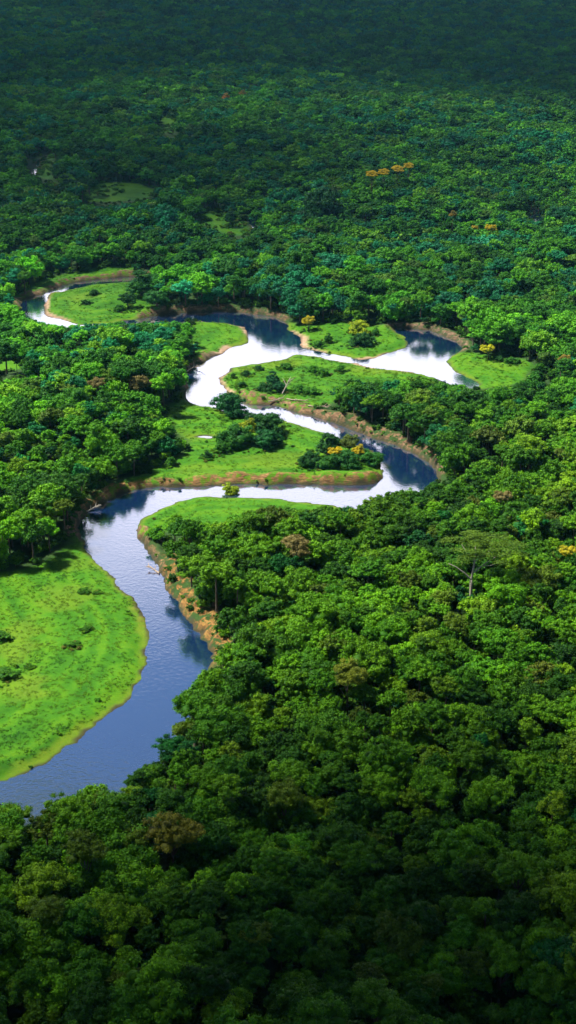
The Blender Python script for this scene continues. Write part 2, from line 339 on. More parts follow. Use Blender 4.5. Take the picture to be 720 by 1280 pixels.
# ------------------------------------------------------------------ tree crowns
def ico(sub):
    import bmesh
    bm = bmesh.new(); bmesh.ops.create_icosphere(bm, subdivisions=sub, radius=1); v = np.array([q.co[:] for q in bm.verts]); f = np.array([[a.index for a in q.verts] for q in bm.faces]); bm.free(); return v, f
ICO1, ICO2 = ico(1), ico(2)
def sph(rng, n, zmin=-1.):
    zz = rng.uniform(zmin, 1, n); a = rng.uniform(0, 2*math.pi, n); r = np.sqrt(1-zz*zz); return np.stack([r*np.cos(a), r*np.sin(a), zz], 1)
def crown_arrays(seed, flat=.7, nbig=9, nsmall=60, leaves=42, leaf=.055, spread=.62, sparse=0., core=True):
    """unit crown: radius about 1, centre at the origin; big boughs carry small clumps, clumps carry leaf faces"""
    rng = np.random.default_rng(seed)
    big = sph(rng, nbig, -.42); big *= np.array([spread, spread, spread*flat]); big += rng.normal(0, .07, big.shape)*np.array([1, 1, .7]); big[0] = (0, 0, .1*flat)
    br = rng.uniform(.30, .46, nbig); br[0] = .55
    bt = rng.uniform(0, 1, nbig)
    Vs, Fs, Ls = [], [], []; off = 0
    cent, rad, tn = [], [], []
    for _ in range(nsmall):
        k = rng.integers(nbig); d = sph(rng, 1, -.55)[0]; c = big[k] + d*br[k]*np.array([1, 1, .8]); cent.append(c); rad.append(rng.uniform(.11, .2)); tn.append(np.clip(.5*bt[k] + .3*rng.random() + .25*d[2], 0, 1) if False else .6*bt[k] + .4*rng.random())
    cent = np.array(cent); rad = np.array(rad)
    if core:
        cv, cf = ICO2
        for k in range(nbig):
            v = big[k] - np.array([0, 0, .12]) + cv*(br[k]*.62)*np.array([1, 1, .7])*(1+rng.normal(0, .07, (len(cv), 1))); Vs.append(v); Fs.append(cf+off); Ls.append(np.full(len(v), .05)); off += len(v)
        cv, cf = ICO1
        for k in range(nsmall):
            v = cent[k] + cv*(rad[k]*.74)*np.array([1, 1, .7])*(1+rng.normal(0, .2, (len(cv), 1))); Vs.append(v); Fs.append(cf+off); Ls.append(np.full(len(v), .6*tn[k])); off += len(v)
    for k in range(nsmall):
        if rng.random() < sparse: continue
        m = leaves; d = sph(rng, m, -.5); p = cent[k] + d*rad[k]*rng.uniform(.7, 1.3, (m, 1))*np.array([1.1, 1.1, .75])
        nrm = d + rng.normal(0, .55, (m, 3)) + np.array([0, 0, .35]); nrm /= np.linalg.norm(nrm, axis=1, keepdims=True)
        t = np.cross(nrm, rng.normal(0, 1, (m, 3))); t /= np.linalg.norm(t, axis=1, keepdims=True); bvec = np.cross(nrm, t)
        s = leaf*rng.uniform(.6, 1.35, (m, 1)); e = s*rng.uniform(.5, .8, (m, 1))
        quad = np.stack([p - t*s, p - bvec*e - nrm*s*.15, p + t*s - nrm*s*.3, p + bvec*e - nrm*s*.15], 1).reshape(-1, 3)
        Vs.append(quad); a = np.arange(m)*4+off
        Fs.append(np.concatenate([np.stack([a, a+1, a+2], 1), np.stack([a, a+2, a+3], 1)])); off += 4*m
        Ls.append(np.repeat(np.clip(tn[k] + rng.normal(0, .22, m), 0, 1), 4))
    return np.concatenate(Vs), np.concatenate(Fs), np.concatenate(Ls)
def tube(pts, radii, n=7):
    pts = np.array(pts, float); V = []; 
    for k, p in enumerate(pts):
        t = pts[min(k+1, len(pts)-1)] - pts[max(k-1, 0)]; t /= np.linalg.norm(t)+1e-9
        u = np.cross(t, (0.3, 1, .1)); u /= np.linalg.norm(u)+1e-9; v = np.cross(t, u)
        for q in range(n): a = 2*math.pi*q/n; V.append(p + radii[k]*(math.cos(a)*u + math.sin(a)*v))
    F = []
    for k in range(len(pts)-1):
        for q in range(n): a, b, c, d = k*n+q, k*n+(q+1) % n, (k+1)*n+(q+1) % n, (k+1)*n+q; F += [(a, b, c), (a, c, d)]
    for q in range(1, n-1): F.append(((len(pts)-1)*n, (len(pts)-1)*n+q, (len(pts)-1)*n+q+1))
    return np.array(V), np.array(F)
def join(parts):
    V, F, off = [], [], 0
    for v, f in parts: V.append(v); F.append(f+off); off += len(v)
    return np.concatenate(V), np.concatenate(F)
def trunk_arrays(seed, height=1., r=.035, limbs=6, reach=.3):
    rng = np.random.default_rng(seed+900); parts = []; k = np.linspace(0, 1, 6); bend = rng.normal(0, .02, 2)
    ax = np.stack([bend[0]*np.sin(3*k), bend[1]*np.sin(2.5*k), k*height*.78], 1); parts.append(tube(ax, r*(1.5 - 1.0*k)*np.where(k == 0, 1.4, 1), 8))
    for q in range(limbs):
        a = 2*math.pi*(q+rng.random()*.6)/limbs; z0 = height*rng.uniform(.42, .70); p0 = np.array([0, 0, z0]); d = np.array([math.cos(a), math.sin(a), 0])
        e = rng.uniform(.6, 1)*reach; p1 = p0 + d*e*.5 + np.array([0, 0, .08*height]); p2 = p0 + d*e + np.array([0, 0, .2*height]); parts.append(tube([p0, p1, p2], [r*.5, r*.35, r*.12], 5))
    return join(parts)
SHAPES = [dict(flat=.70), dict(flat=.95, nbig=8, spread=.55), dict(flat=.50, nbig=11, spread=.70), dict(flat=.62, nbig=12, nsmall=72, spread=.68), dict(flat=.80, nbig=7, nsmall=50), dict(flat=.45, nbig=10, spread=.74, nsmall=56), dict(flat=1.1, nbig=8, spread=.46, nsmall=54), dict(flat=.36, nbig=14, spread=.80, nsmall=74, sparse=.1)]
CROWNS = []; TRUNKS = []
for s, kw in enumerate(SHAPES):
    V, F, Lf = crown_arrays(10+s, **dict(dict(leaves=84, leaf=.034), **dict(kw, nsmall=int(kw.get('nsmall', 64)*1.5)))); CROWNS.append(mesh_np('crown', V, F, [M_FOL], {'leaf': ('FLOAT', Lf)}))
    v, f = trunk_arrays(s); TRUNKS.append(mesh_np('trunk', v, f, [M_BARK], smooth=True))
# stuff prototypes: crown and trunk in one mesh, kept out of the scene, used only as instances
PROTO = bpy.data.collections.new('tree_kinds')
def proto(name, lod, s, kw):
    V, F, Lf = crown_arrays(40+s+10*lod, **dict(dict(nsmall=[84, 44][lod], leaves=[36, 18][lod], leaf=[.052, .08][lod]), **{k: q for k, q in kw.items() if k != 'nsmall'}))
    tv, tf = tube([(0, 0, -2.6), (0.05, 0, -1), (0, 0, 0)], [.08, .06, .04], 5)
    V2, F2 = join([(V, F), (tv, tf)]); mi = np.r_[np.zeros(len(F)), np.ones(len(tf))]
    me = mesh_np(name, V2, F2, [M_FOL, M_BARK], {'leaf': ('FLOAT', np.r_[Lf, np.zeros(len(tv))])}, mi)
    o = bpy.data.objects.new(name, me); PROTO.objects.link(o)
NK = len(SHAPES)
for lod in (0, 1):
    for s, kw in enumerate(SHAPES): proto('tree_kind_%s%d' % ('ab'[lod], s), lod, s, kw)
# one low leafy tuft for grass
def tuft(seed, n=16):
    rng = np.random.default_rng(seed); V, F = [], []
    for k in range(n):
        a = rng.uniform(0, 6.283); r = rng.uniform(0, .5); c = np.array([r*math.cos(a), r*math.sin(a), 0]); b = rng.uniform(0, 6.283); d = np.array([math.cos(b), math.sin(b), 0]); wv = np.array([-d[1], d[0], 0])*rng.uniform(.04, .09); h = rng.uniform(.3, .75)
        o = len(V); V += [c-wv, c+wv, c+wv*.7+d*.12+np.array([0,0,h*.6]), c-wv*.7+d*.12+np.array([0,0,h*.6]), c+d*.42+np.array([0,0,h])]; F += [(o, o+1, o+2), (o, o+2, o+3), (o+3, o+2, o+4)]
    return np.array(V), np.array(F)
TUFTS = bpy.data.collections.new('tuft_kinds')
def grass_mat():
    m, n, l, b = mat('grass_blades'); t = node(n, 'ShaderNodeAttribute', attribute_type='INSTANCER', attribute_name='tint')
    l.new(t.outputs['Color'], b.inputs['Base Color']); b.inputs['Roughness'].default_value = .7; b.inputs['Specular IOR Level'].default_value = .15
    tr = n.new('ShaderNodeBsdfTranslucent'); l.new(t.outputs['Color'], tr.inputs[0]); ms = n.new('ShaderNodeMixShader'); ms.inputs[0].default_value = .3
    l.new(b.outputs[0], ms.inputs[1]); l.new(tr.outputs[0], ms.inputs[2]); l.new(ms.outputs[0], n['Material Output'].inputs[0]); return m
M_BLADE = grass_mat()
for s in range(3):
    v, f = tuft(s); TUFTS.objects.link(bpy.data.objects.new('tuft%d' % s, mesh_np('tuft', v, f, [M_BLADE])))

def scatter(name, pts, idx, rot, scl, tint, coll, label, cat):
    n = len(pts); me = bpy.data.meshes.new(name); me.vertices.add(n); me.vertices.foreach_set('co', np.asarray(pts, np.float32).ravel())
    for nm, typ, arr in (('vi', 'INT', idx), ('rot', 'FLOAT_VECTOR', rot), ('scl', 'FLOAT_VECTOR', scl), ('tint', 'FLOAT_VECTOR', tint)):
        a = me.attributes.new(nm, typ, 'POINT'); a.data.foreach_set('value' if typ == 'INT' else 'vector', np.asarray(arr, np.int32 if typ == 'INT' else np.float32).ravel())
    me.update(); o = link(name, me, kind='stuff', label=label, cat=cat)
    gt = bpy.data.node_groups.new(name, 'GeometryNodeTree'); gt.interface.new_socket('Geometry', in_out='INPUT', socket_type='NodeSocketGeometry'); gt.interface.new_socket('Geometry', in_out='OUTPUT', socket_type='NodeSocketGeometry')
    n_, l_ = gt.nodes, gt.links; gi = n_.new('NodeGroupInput'); go = n_.new('NodeGroupOutput'); ip = n_.new('GeometryNodeInstanceOnPoints'); ci = n_.new('GeometryNodeCollectionInfo')
    ci.inputs['Collection'].default_value = coll; ci.inputs['Separate Children'].default_value = True; ci.inputs['Reset Children'].default_value = True
    def at(nm, t):
        a = n_.new('GeometryNodeInputNamedAttribute'); a.data_type = t; a.inputs['Name'].default_value = nm; return a.outputs['Attribute']
    mp_ = n_.new('GeometryNodeMeshToPoints'); l_.new(gi.outputs[0], mp_.inputs[0]); l_.new(mp_.outputs[0], ip.inputs['Points']); l_.new(ci.outputs[0], ip.inputs['Instance']); ip.inputs['Pick Instance'].default_value = True
    l_.new(at('vi', 'INT'), ip.inputs['Instance Index']); l_.new(at('rot', 'FLOAT_VECTOR'), ip.inputs['Rotation']); l_.new(at('scl', 'FLOAT_VECTOR'), ip.inputs['Scale']); l_.new(ip.outputs[0], go.inputs[0])
    o.modifiers.new('scatter', 'NODES').node_group = gt; return o

# ------------------------------------------------------------------ forest layout
# open places seen clear of trees (photo outline of clearings and water): a tree may not rise in front of them
VIS = [GRASS[0], 
 [(8,974),(40,962),(75,940),(110,915),(150,885),(180,850),(100,700),(97,655),(110,634),(150,606),(300,600),(480,600),(474,570),(483,545),(540,562),(552,580),(543,597),(518,609),(504,598),(496,598),(488,606),(477,613),(460,619),(449,632),(396,632),(350,632),(310,632),(290,640),(268,658),(262,640),(200,642),(182,656),(190,690),(202,707),(213,711),(224,722),(235,740),(242,751),(258,760),(269,773),(273,782),(271,804),(264,825),(240,850),(225,862),(200,893),(172,910),(170,935),(150,955),(130,950),(115,970),(95,980),(75,995),(55,1015),(45,1000),(30,980)],
 GRASS[1], WATER[1], WATER[2], WATER[3], GRASS[3], GRASS[4],
 [(262,472),(300,450),(362,436),(450,446),(530,464),(520,470),(497,474),(440,474),(412,479),(405,492),(421,508),(452,514),(474,526),(499,536),(515,543),(532,554),(552,577),(545,590),(483,556),(319,510),(290,502)],
 [(247,402),(305,404),(317,418),(314,432),(283,442),(262,449),(262,425)],
 [(32,396),(22,378),(8,377),(50,350),(100,339),(165,332),(175,345),(152,353),(150,392),(150,400),(75,406)],
 [(155,402),(155,395),(205,386),(245,381),(345,384),(355,393),(375,408),(355,402)],
 [(500,408),(520,404),(550,410),(575,420),(585,438)]] + [GRASS[k] for k in (8, 9, 10, 11, 12, 13)] + [
 [(36,218),(30,197),(44,190),(68,184),(66,190),(55,200),(46,214)]]
mx0, mstep = -320, 2
MPX, MPY = np.meshgrid(np.arange(mx0, 1040, mstep), np.arange(0, 1300, mstep)); MASK = np.zeros(MPX.shape, bool)
for p in VIS: MASK |= inside(MPX.astype(float), MPY.astype(float), np.array(p, float))
def seen(px, py):
    i = ((py)/mstep).astype(int); j = ((px-mx0)/mstep).astype(int); ok = (i >= 0) & (i < MASK.shape[0]) & (j >= 0) & (j < MASK.shape[1])
    return ok & MASK[np.clip(i, 0, MASK.shape[0]-1), np.clip(j, 0, MASK.shape[1]-1)]
cand = []
yv = 150.0; row = 0
while yv < 5200:
    s = 7.9 + 1.1*min(1, max(0, yv-450)/500) + max(0, yv-1100)*.0026
    hw = .36*yv + 70; xs = np.arange(-hw, hw, s) + (row % 2)*s/2
    a = np.stack([xs, np.full(len(xs), yv)], 1) + RNG.uniform(-.42, .42, (len(xs), 2))*s; cand.append(np.c_[a, np.full(len(a), s)]); yv += s*.88; row += 1
cand = np.concatenate(cand); X, Y, S = cand.T
keep = RNG.random(len(X)) > .05; X, Y, S = X[keep], Y[keep], S[keep]
WD = water_d(X, Y); GD = grass_d(X, Y); ok = (WD > 3.0) & (GD > 2.0); X, Y, S, WD, GD = X[ok], Y[ok], S[ok], WD[ok], GD[ok]
GZ = ground(X, Y)
patch = vnoise(X, Y, 60, 1)*.6 + vnoise(X, Y, 24, 3)*.4 + .5*sstep(900, 1500, Y)*vnoise(X, Y, 150, 2)
R0 = S*.68*np.exp(RNG.normal(0, 1, len(X))*np.where(Y > 1000, .34, .27))*(1+.25*patch); R0 = np.clip(R0, 3.0, S*1.25)
H0 = (15.5 + 6.5*patch + RNG.normal(0, 2.4, len(X)) + .5*(R0-5.5)); H0 = np.clip(H0, 9, 27)
em = RNG.random(len(X)) < .05; H0[em] += 5; R0[em] *= 1.35
hs = np.zeros(len(X)); rs = np.zeros(len(X)); done = np.zeros(len(X), bool)
for fct in (1., .82, .66, .5, .36, .24):
    h = H0*fct; r = R0*(.35+.65*fct); bad = np.zeros(len(X), bool)
    for ox, oy, oz in ((0, 0, 1.0), (-.9, 0, .75), (.9, 0, .75), (-.6, -.3, .92), (.6, -.3, .92), (0, -.9, .6), (-.8, -.2, .45), (.8, -.2, .45), (0, 0, .3), (0, .8, .8)):
        px, py, _ = proj(X+ox*r, Y+oy*r, GZ+oz*h); bad |= seen(px, py)
    new = ~bad & ~done; hs[new] = h[new]; rs[new] = r[new]; done |= new
X, Y, GZ, WD, S, R, HT, patch = (a[done] for a in (X, Y, GZ, WD, S, rs, hs, patch))
# kinds by colour: regional mix, paler greens near, deeper and bluer beyond the river
KIND = [('deep green', (.016,.066,.003)), ('mid green', (.034,.115,.003)), ('fresh green', (.060,.160,.003)), ('yellowish green', (.085,.165,.004)), ('olive green', (.058,.098,.006)), ('bluish green', (.010,.085,.022)), ('brownish green', (.070,.095,.010))]
KC = np.array([k[1] for k in KIND])
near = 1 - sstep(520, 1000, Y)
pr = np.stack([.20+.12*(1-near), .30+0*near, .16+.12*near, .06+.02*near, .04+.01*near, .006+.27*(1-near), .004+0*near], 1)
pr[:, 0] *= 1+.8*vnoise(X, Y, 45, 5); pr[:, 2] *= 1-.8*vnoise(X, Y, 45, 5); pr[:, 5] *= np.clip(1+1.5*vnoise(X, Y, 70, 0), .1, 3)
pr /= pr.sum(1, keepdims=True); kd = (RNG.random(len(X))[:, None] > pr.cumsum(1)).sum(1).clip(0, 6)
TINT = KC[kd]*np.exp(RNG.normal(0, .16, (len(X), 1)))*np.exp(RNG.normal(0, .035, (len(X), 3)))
lift = sstep(520, 900, Y)[:, None]; tone_ = np.exp(.16*vnoise(X, Y, 75, 2) + .14*vnoise(X, Y, 200, 3))[:, None]; tone_ = tone_*(1 + .45*sstep(-.02, -.06, X/Y)*sstep(480, 540, Y)*(1-sstep(900, 1150, Y)))[:, None]; TINT = TINT*tone_*(np.array([1.12, 1.32, 1.0]) + lift*np.array([-.10, .28, 1.7]))  # tint brightened over the left forest, bluer and greener with distance
VI = RNG.integers(0, NK, len(X)); ROT = RNG.uniform(0, 6.283, len(X))
ZS = RNG.uniform(.9, 1.2, len(X))
FLATS = np.array([k.get('flat', .7) for k in SHAPES])
TOP = (FLATS*.62 + .42)[VI]                    # height of the crown's top above its centre, in radii
CZ = GZ + np.maximum(HT - TOP*R*ZS, .35*HT)
cx, cy, dp = proj(X, Y, CZ)
# places taken by the single trees below are kept free
SINGLES = []   # (name, crown centre px, py, crown radius px, height m, shape, tint, label, category, group)
def S_(name, px, py, rp, h, shape, tint, label, cat, group=None, zs=1.0, bark=None): SINGLES.append((name, px, py, rp, h, shape, tint, label, cat, group, zs, bark))
YEL = (.46,.38,.010); YG = (.26,.34,.01); DK = (.014,.085,.014); MD = (.03,.15,.012); BR = (.17,.15,.045); OR = (.24,.18,.03); TE = (.012,.10,.035)
gi = 'trees and bushes crowding the tip of the grassy island'
S_('broadleaf_tree', 410,556,20,13,1,DK,'darkest tallest round tree at the centre of the island tip thicket','tree',gi)
S_('broadleaf_tree', 437,553,15,11,0,(.08,.13,.02),'olive topped tree behind the two yellow blossoming trees on the island tip','tree',gi)
S_('flowering_tree', 421,565,10,9,0,YEL,'left one of two golden yellow blossoming trees on the island tip','tree','golden trees on the island tip')
S_('flowering_tree', 449,563,9,9,1,(.5,.42,.02),'right one of two golden yellow blossoming trees on the island tip','tree','golden trees on the island tip')
S_('bush', 388,575,15,7,0,DK,'dark green bush at the left end of the island tip thicket','bush',gi)
S_('bush', 433,577,17,6.5,3,(.02,.12,.02),'low dark green bush under the golden trees on the island tip','bush',gi)
S_('bush', 461,573,15,7.5,0,(.03,.16,.02),'mid green bush at the outermost right end of the island tip','bush',gi)
S_('bush', 411,580,15,6,4,(.025,.13,.015),'low green bush at the front of the island tip thicket','bush',gi)
gb = 'dark bushes on the middle of the grassy island'
S_('broadleaf_tree', 287,510,25,11,3,(.010,.085,.022),'big feathery dark tree on the grassy island between the pond and channel','tree')
S_('bush', 296,548,24,9,0,(.02,.12,.012),'wide dark green bush at the left of the island bush group','bush',gb)
S_('bush', 310,533,12,11,1,YG,'yellowish green round topped bush among the dark island bushes','bush',gb)
S_('bush', 338,534,21,10,3,DK,'dark spreading bush farthest right in the island bush group','bush',gb)
S_('bush', 322,525,14,9,0,DK,'dark bush at the back of the island bush group by the channel','bush',gb)
S_('bush', 332,551,19,8,2,(.012,.09,.025),'rounded bluish green bush at the front of the island bush group','bush',gb)
S_('bush', 278,560,10,6,4,MD,'small mid green bush at the front left of the island bush group','bush',gb)
S_('bush', 259,570,7.5,3.5,1,DK,'small round dark shrub alone on the island grass','bush')
S_('bush', 213,577,8,5,1,(.04,.18,.012),'bright green bush where the left forest meets the island grass','bush')
gm = 'shrubs scattered on the bright middle meadow'
for q in ((308,467,6,'dark low shrub second from the left tip of the middle meadow'),(324,461,6.5,'dark low shrub nearest the pond edge on the middle meadow'),(302,481,6,'dark low shrub lowest at the left tip of the middle meadow'),(358,459,8,'green low shrub behind the dark thicket on the middle meadow'),(292,469,3.5,'tiny shrub at the far left tip of the middle meadow')):
    S_('shrub', q[0],q[1],q[2],3,2,DK if q[0] != 358 else MD,q[3],'shrub',gm)
S_('bush', 342,473,10,8,1,TE,'tall dark bush at the back of the meadow thicket','bush')
S_('bush', 331,487,12,6,0,DK,'dark bush on the bank at the left of the meadow thicket','bush')
S_('bush', 349,485,9,6,4,TE,'dark bush beside the pale driftwood snag','bush')
for px, py, r, lb in ((392,462,8,'low green shrub at the left of the shrub row on the middle meadow'),(403,465,7,'low green shrub in the centre of the shrub row on the middle meadow'),(375,487,10,'bright green low bush right of the driftwood snag'),(391,490,9,'bright green bush on the bank between snag and dark trees'),(427,460,6,'small shrub at the right of the shrub row on the middle meadow')):
    S_('shrub', px,py,r,4,2,(.04,.19,.012),lb,'shrub',gm)
S_('broadleaf_tree', 386,401,9.5,10,0,(.36,.34,.012),'lone yellow tree on the bank at the left of the northern meadow','tree')
S_('bush', 449,413,15,8,3,(.24,.34,.012),'wide yellow green bush on the northern meadow','bush')
S_('bush', 453,428,14,6,3,DK,'dark low bush in front of the yellow green bush','bush')
S_('bush', 411,423,7,6,1,(.02,.11,.012),'round dark shrub left of the yellow green bush','bush')
S_('bush', 398,430,7,3,2,MD,'low shrub near the left shore of the northern meadow','bush')
S_('bush', 470,415,6,5,1,MD,'small shrub right of the yellow green bush','bush')
S_('flowering_tree', 611,437,10,10,0,(.40,.42,.012),'lone round yellow tree on the grass right of the white pond','tree')
S_('shrub', 640,452,9,3.5,2,MD,'low green shrub right of the lone yellow tree','shrub')
S_('shrub', 623,449,7,3,2,DK,'small dark shrub just below the lone yellow tree','shrub')
S_('shrub', 118,366,6,4,2,DK,'dark shrub on the far left grass, upper one of two','shrub')
S_('shrub', 107,378,5.5,3.5,2,DK,'dark shrub on the far left grass, lower one of two','shrub')
S_('broadleaf_tree', 177,358,23,20,1,(.018,.12,.016),'large round green tree standing over the far left grass','tree')
S_('broadleaf_tree', 160,376,13,11,4,DK,'dark bush at the foot of the large round tree','tree')
S_('broadleaf_tree', 196,374,17,12,0,(.02,.13,.02),'spreading tree right of the large round tree by the far bank','tree')
S_('shrub', 150,386,8,4,2,MD,'low bright shrub on the far left grass under the trees','shrub')
S_('broadleaf_tree', 286,613,12,6.5,0,(.22,.33,.012),'lone pale yellow green tree on the grass at the river bend','tree')
for px, py, r, h, lb in ((92,805,9,2.4,'dark shrub patch in the middle of the left meadow'),(109,785,6,2.2,'smaller dark shrub behind the middle of the left meadow'),(5,842,17,4.5,'dark green bush at the left edge of the left meadow'),(0,795,14,4,'green bush on the left edge above the darker bush'),(38,832,4,1.5,'tiny shrub beside the left edge bush'),(106,738,7,2,'small shrub near the top of the left meadow'),(122,740,3.5,1.5,'tiny shrub near the river side of the left meadow')):
    S_('shrub', px,py,r*.9,h*.7,2,(.030,.135,.006),lb,'shrub','shrubs scattered on the left meadow',.55)
S_('broadleaf_tree', 84,232,16,22,1,(.010,.07,.022),'dark round tree beside the far small clearing, larger of a pair','tree')
S_('broadleaf_tree', 111,229,12,19,0,(.012,.08,.022),'round tree right of the larger dark one by the far clearing','tree')
S_('broadleaf_tree', 288,272,10,14,1,(.010,.08,.022),'single dark round tree standing on the far bright clearing','tree')
S_('broadleaf_tree', 403,266,33,30,3,(.010,.065,.018),'huge dark dome shaped tree rising from the far forest','tree',zs=1.2)
S_('broadleaf_tree', 702,273,24,28,0,(.010,.085,.030),'wide dark dome shaped tree at the far right edge','tree')
for px, py, r, lb in ((465,218,9,'leftmost of the golden crowned trees in the far forest row'),(480,216,9,'second from left of the golden crowned trees in the far row'),(497,212,9,'third from left of the golden crowned trees in the far row'),(511,208,8,'rightmost of the golden crowned trees in the far forest row')):
    S_('flowering_tree', px,py,r*1.05,27,3,(.46,.36,.010),lb,'tree','row of golden trees in the far forest',.7)
S_('flowering_tree', 613,286,8.5,26,0,(.44,.36,.010),'round golden tree in the far right forest, larger of two','tree')
S_('flowering_tree', 593,285,5,24,0,(.40,.32,.012),'small golden tree left of the larger round golden one','tree')
S_('flowering_tree', 566,268,6,26,1,OR,'small orange tree in the forest left of two golden ones','tree')
S_('flowering_tree', 303,117,6,26,1,OR,'dull orange tree in the dim forest near the top','tree')
S_('flowering_tree', 282,121,6,26,1,(.4,.2,.04),'dull brown orange tree left of the orange one near the top','tree')
S_('flowering_tree', 712,690,12,24,0,(.38,.36,.012),'golden yellow tree at the right edge beyond the bare limbed tree','tree')
S_('broadleaf_tree', 706,449,9,20,0,(.24,.20,.035),'orange brown crowned tree near the right edge past the pond','tree')
S_('broadleaf_tree', 370,684,20,21,3,BR,'brownish pink crowned tree at the front forest near the bend','tree')
S_('broadleaf_tree', 174,481,16,20,3,BR,'brown crowned tree, right one of two in the left forest','tree')
S_('broadleaf_tree', 121,480,13,20,0,BR,'brown crowned tree, left one of two in the left forest','tree')
S_('broadleaf_tree', 216,1042,33,24,5,(.13,.14,.012),'broad bronze green tree in the dark front forest','tree')
S_('broadleaf_tree', 631,622,13,20,0,BR,'pinkish brown crowned tree in the forest right of the bend','tree')
S_('broadleaf_tree', 435,842,24,24,0,(.15,.20,.015),'round olive yellow tree standing above the front forest','tree')
S_('broadleaf_tree', 30,345,10,17,0,(.05,.2,.012),'bright tree at the left edge behind the curved brown bank','tree')
PLACED = []
for (name, px, py, rp, h, sh, tint, lb, cat, grp, zs, bark) in SINGLES:
    topf = FLATS[sh]*.62+.42; gz = 2.0; rr = 5.
    for _ in range(4):
        zc = gz + max(h - topf*rr*zs, .3*h); x_, y_ = unproj(px, py, zc); d_ = proj(x_, y_, zc)[2]; rr = rp*d_/FPX/1.04; gz = float(ground(np.array([x_]), np.array([y_]))[0])
    if name == 'bush' and rr > 3.5: rr *= 1.12
    PLACED.append((name, float(x_), float(y_), gz, max(h - topf*rr*zs, .3*h), rr, h, sh, tint, lb, cat, grp, zs, bark))
# the bare-limbed giant's place: stands tall over the front forest
gx, gy = unproj(588, 745, 13.5); GIANT = (float(gx), float(gy))
free = np.ones(len(X), bool)
for p in PLACED:
    d = np.hypot(X-p[1], Y-p[2]); free &= ~(d < .55*(p[5]+R) )
    if p[6] >= 15:       # nothing taller crowds in front of a named crown
        dy = p[2]-Y; m = (np.abs(X-p[1]) < p[5]*.8) & (dy > 0) & (dy < p[5]*1.6); HTlim = p[6]*.8; free &= ~(m & (HT > HTlim))
free &= ~(np.hypot(X-GIANT[0], (Y-GIANT[1])) < 8)
mgi = (np.abs(X-GIANT[0]) < 9) & (GIANT[1]-Y > 0) & (GIANT[1]-Y < 9); free &= ~mgi
X, Y, GZ, R, HT, kd, TINT, VI, ROT, ZS, CZ, cx, cy, dp = (a[free] for a in (X, Y, GZ, R, HT, kd, TINT, VI, ROT, ZS, CZ, cx, cy, dp))

# ------------------------------------------------------------------ single trees
def make_tree(name, x, y, gz, cz, r, shape, tint, rot, label, cat, group=None, zs=1.0, bark=None, trunk_h=None):
    e = bpy.data.objects.new(name, None); COL.objects.link(e); e.location = (x, y, gz-.15); e.empty_display_size = .5
    e['label'] = label; e['category'] = cat
    if group: e['group'] = group
    t = bpy.data.objects.new('trunk' if 'tree' in name else 'stem', TRUNKS[shape]); COL.objects.link(t); t.parent = e; hh = cz-gz + .5*r; t.scale = (max(4.5, .9*r/.3*.55), max(4.5, .9*r/.3*.55), hh) if r > 4 else (r*1.6, r*1.6, hh)
    c = bpy.data.objects.new('crown' if 'tree' in name else 'foliage', CROWNS[shape]); COL.objects.link(c); c.parent = e; c.location = (0, 0, cz-gz+.15); c.scale = (r, r, r*zs); c.rotation_euler = (0, 0, rot); c['tint'] = [float(q) for q in tint]
    return e
for p in PLACED:
    name, x_, y_, gz, cz, rr, h, sh, tint, lb, cat, grp, zs, bark = p
    make_tree(name, x_, y_, gz, gz+cz, rr, sh, tint, RNG.uniform(0, 6.28), lb, cat, grp, zs)
# a clump of trees behind/around: the 300 forest trees that show largest
rp = R/dp*FPX
inframe = (cx > -rp*.3) & (cx < 720+rp*.3) & (cy > 0) & (cy < 1280+rp*.3)
order = np.argsort(-np.where(inframe, rp, 0)); big = np.zeros(len(X), bool); big[order[:300]] = True
used = set()
sizes = np.array(['narrow', 'medium', 'broad'])[np.digitize(R[big], np.quantile(R[big], [.33, .72]))]
lead = R*ZS
for q, k in enumerate(np.flatnonzero(big)):
    ax, ay = float(np.clip(cx[k], 0, 720)/7.2), float(np.clip(cy[k], 0, 1280)/12.8)
    lb = '%s %s crown in front forest, %.0f%% across and %.0f%% down the photo' % (sizes[q], KIND[kd[k]][0], ax, ay)
    if lb in used: lb = '%s %s crown in front forest, %.1f%% across and %.1f%% down the photo' % (sizes[q], KIND[kd[k]][0], ax, ay)
    used.add(lb)
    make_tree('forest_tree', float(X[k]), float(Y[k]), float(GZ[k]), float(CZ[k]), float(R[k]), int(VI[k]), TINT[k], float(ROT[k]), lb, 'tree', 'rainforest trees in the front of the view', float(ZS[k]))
# all the other trees: one mass
st = ~big; far = dp[st] > 1100
n = st.sum(); print('FOREST', n, 'of', len(X))
scatter('forest', np.stack([X[st], Y[st], CZ[st]], 1), VI[st] + NK*far, np.stack([0*R[st], 0*R[st], ROT[st]], 1), np.stack([R[st], R[st], R[st]*ZS[st]], 1), TINT[st], PROTO, 'dense green rainforest canopy stretching away on both sides of the river', 'forest')
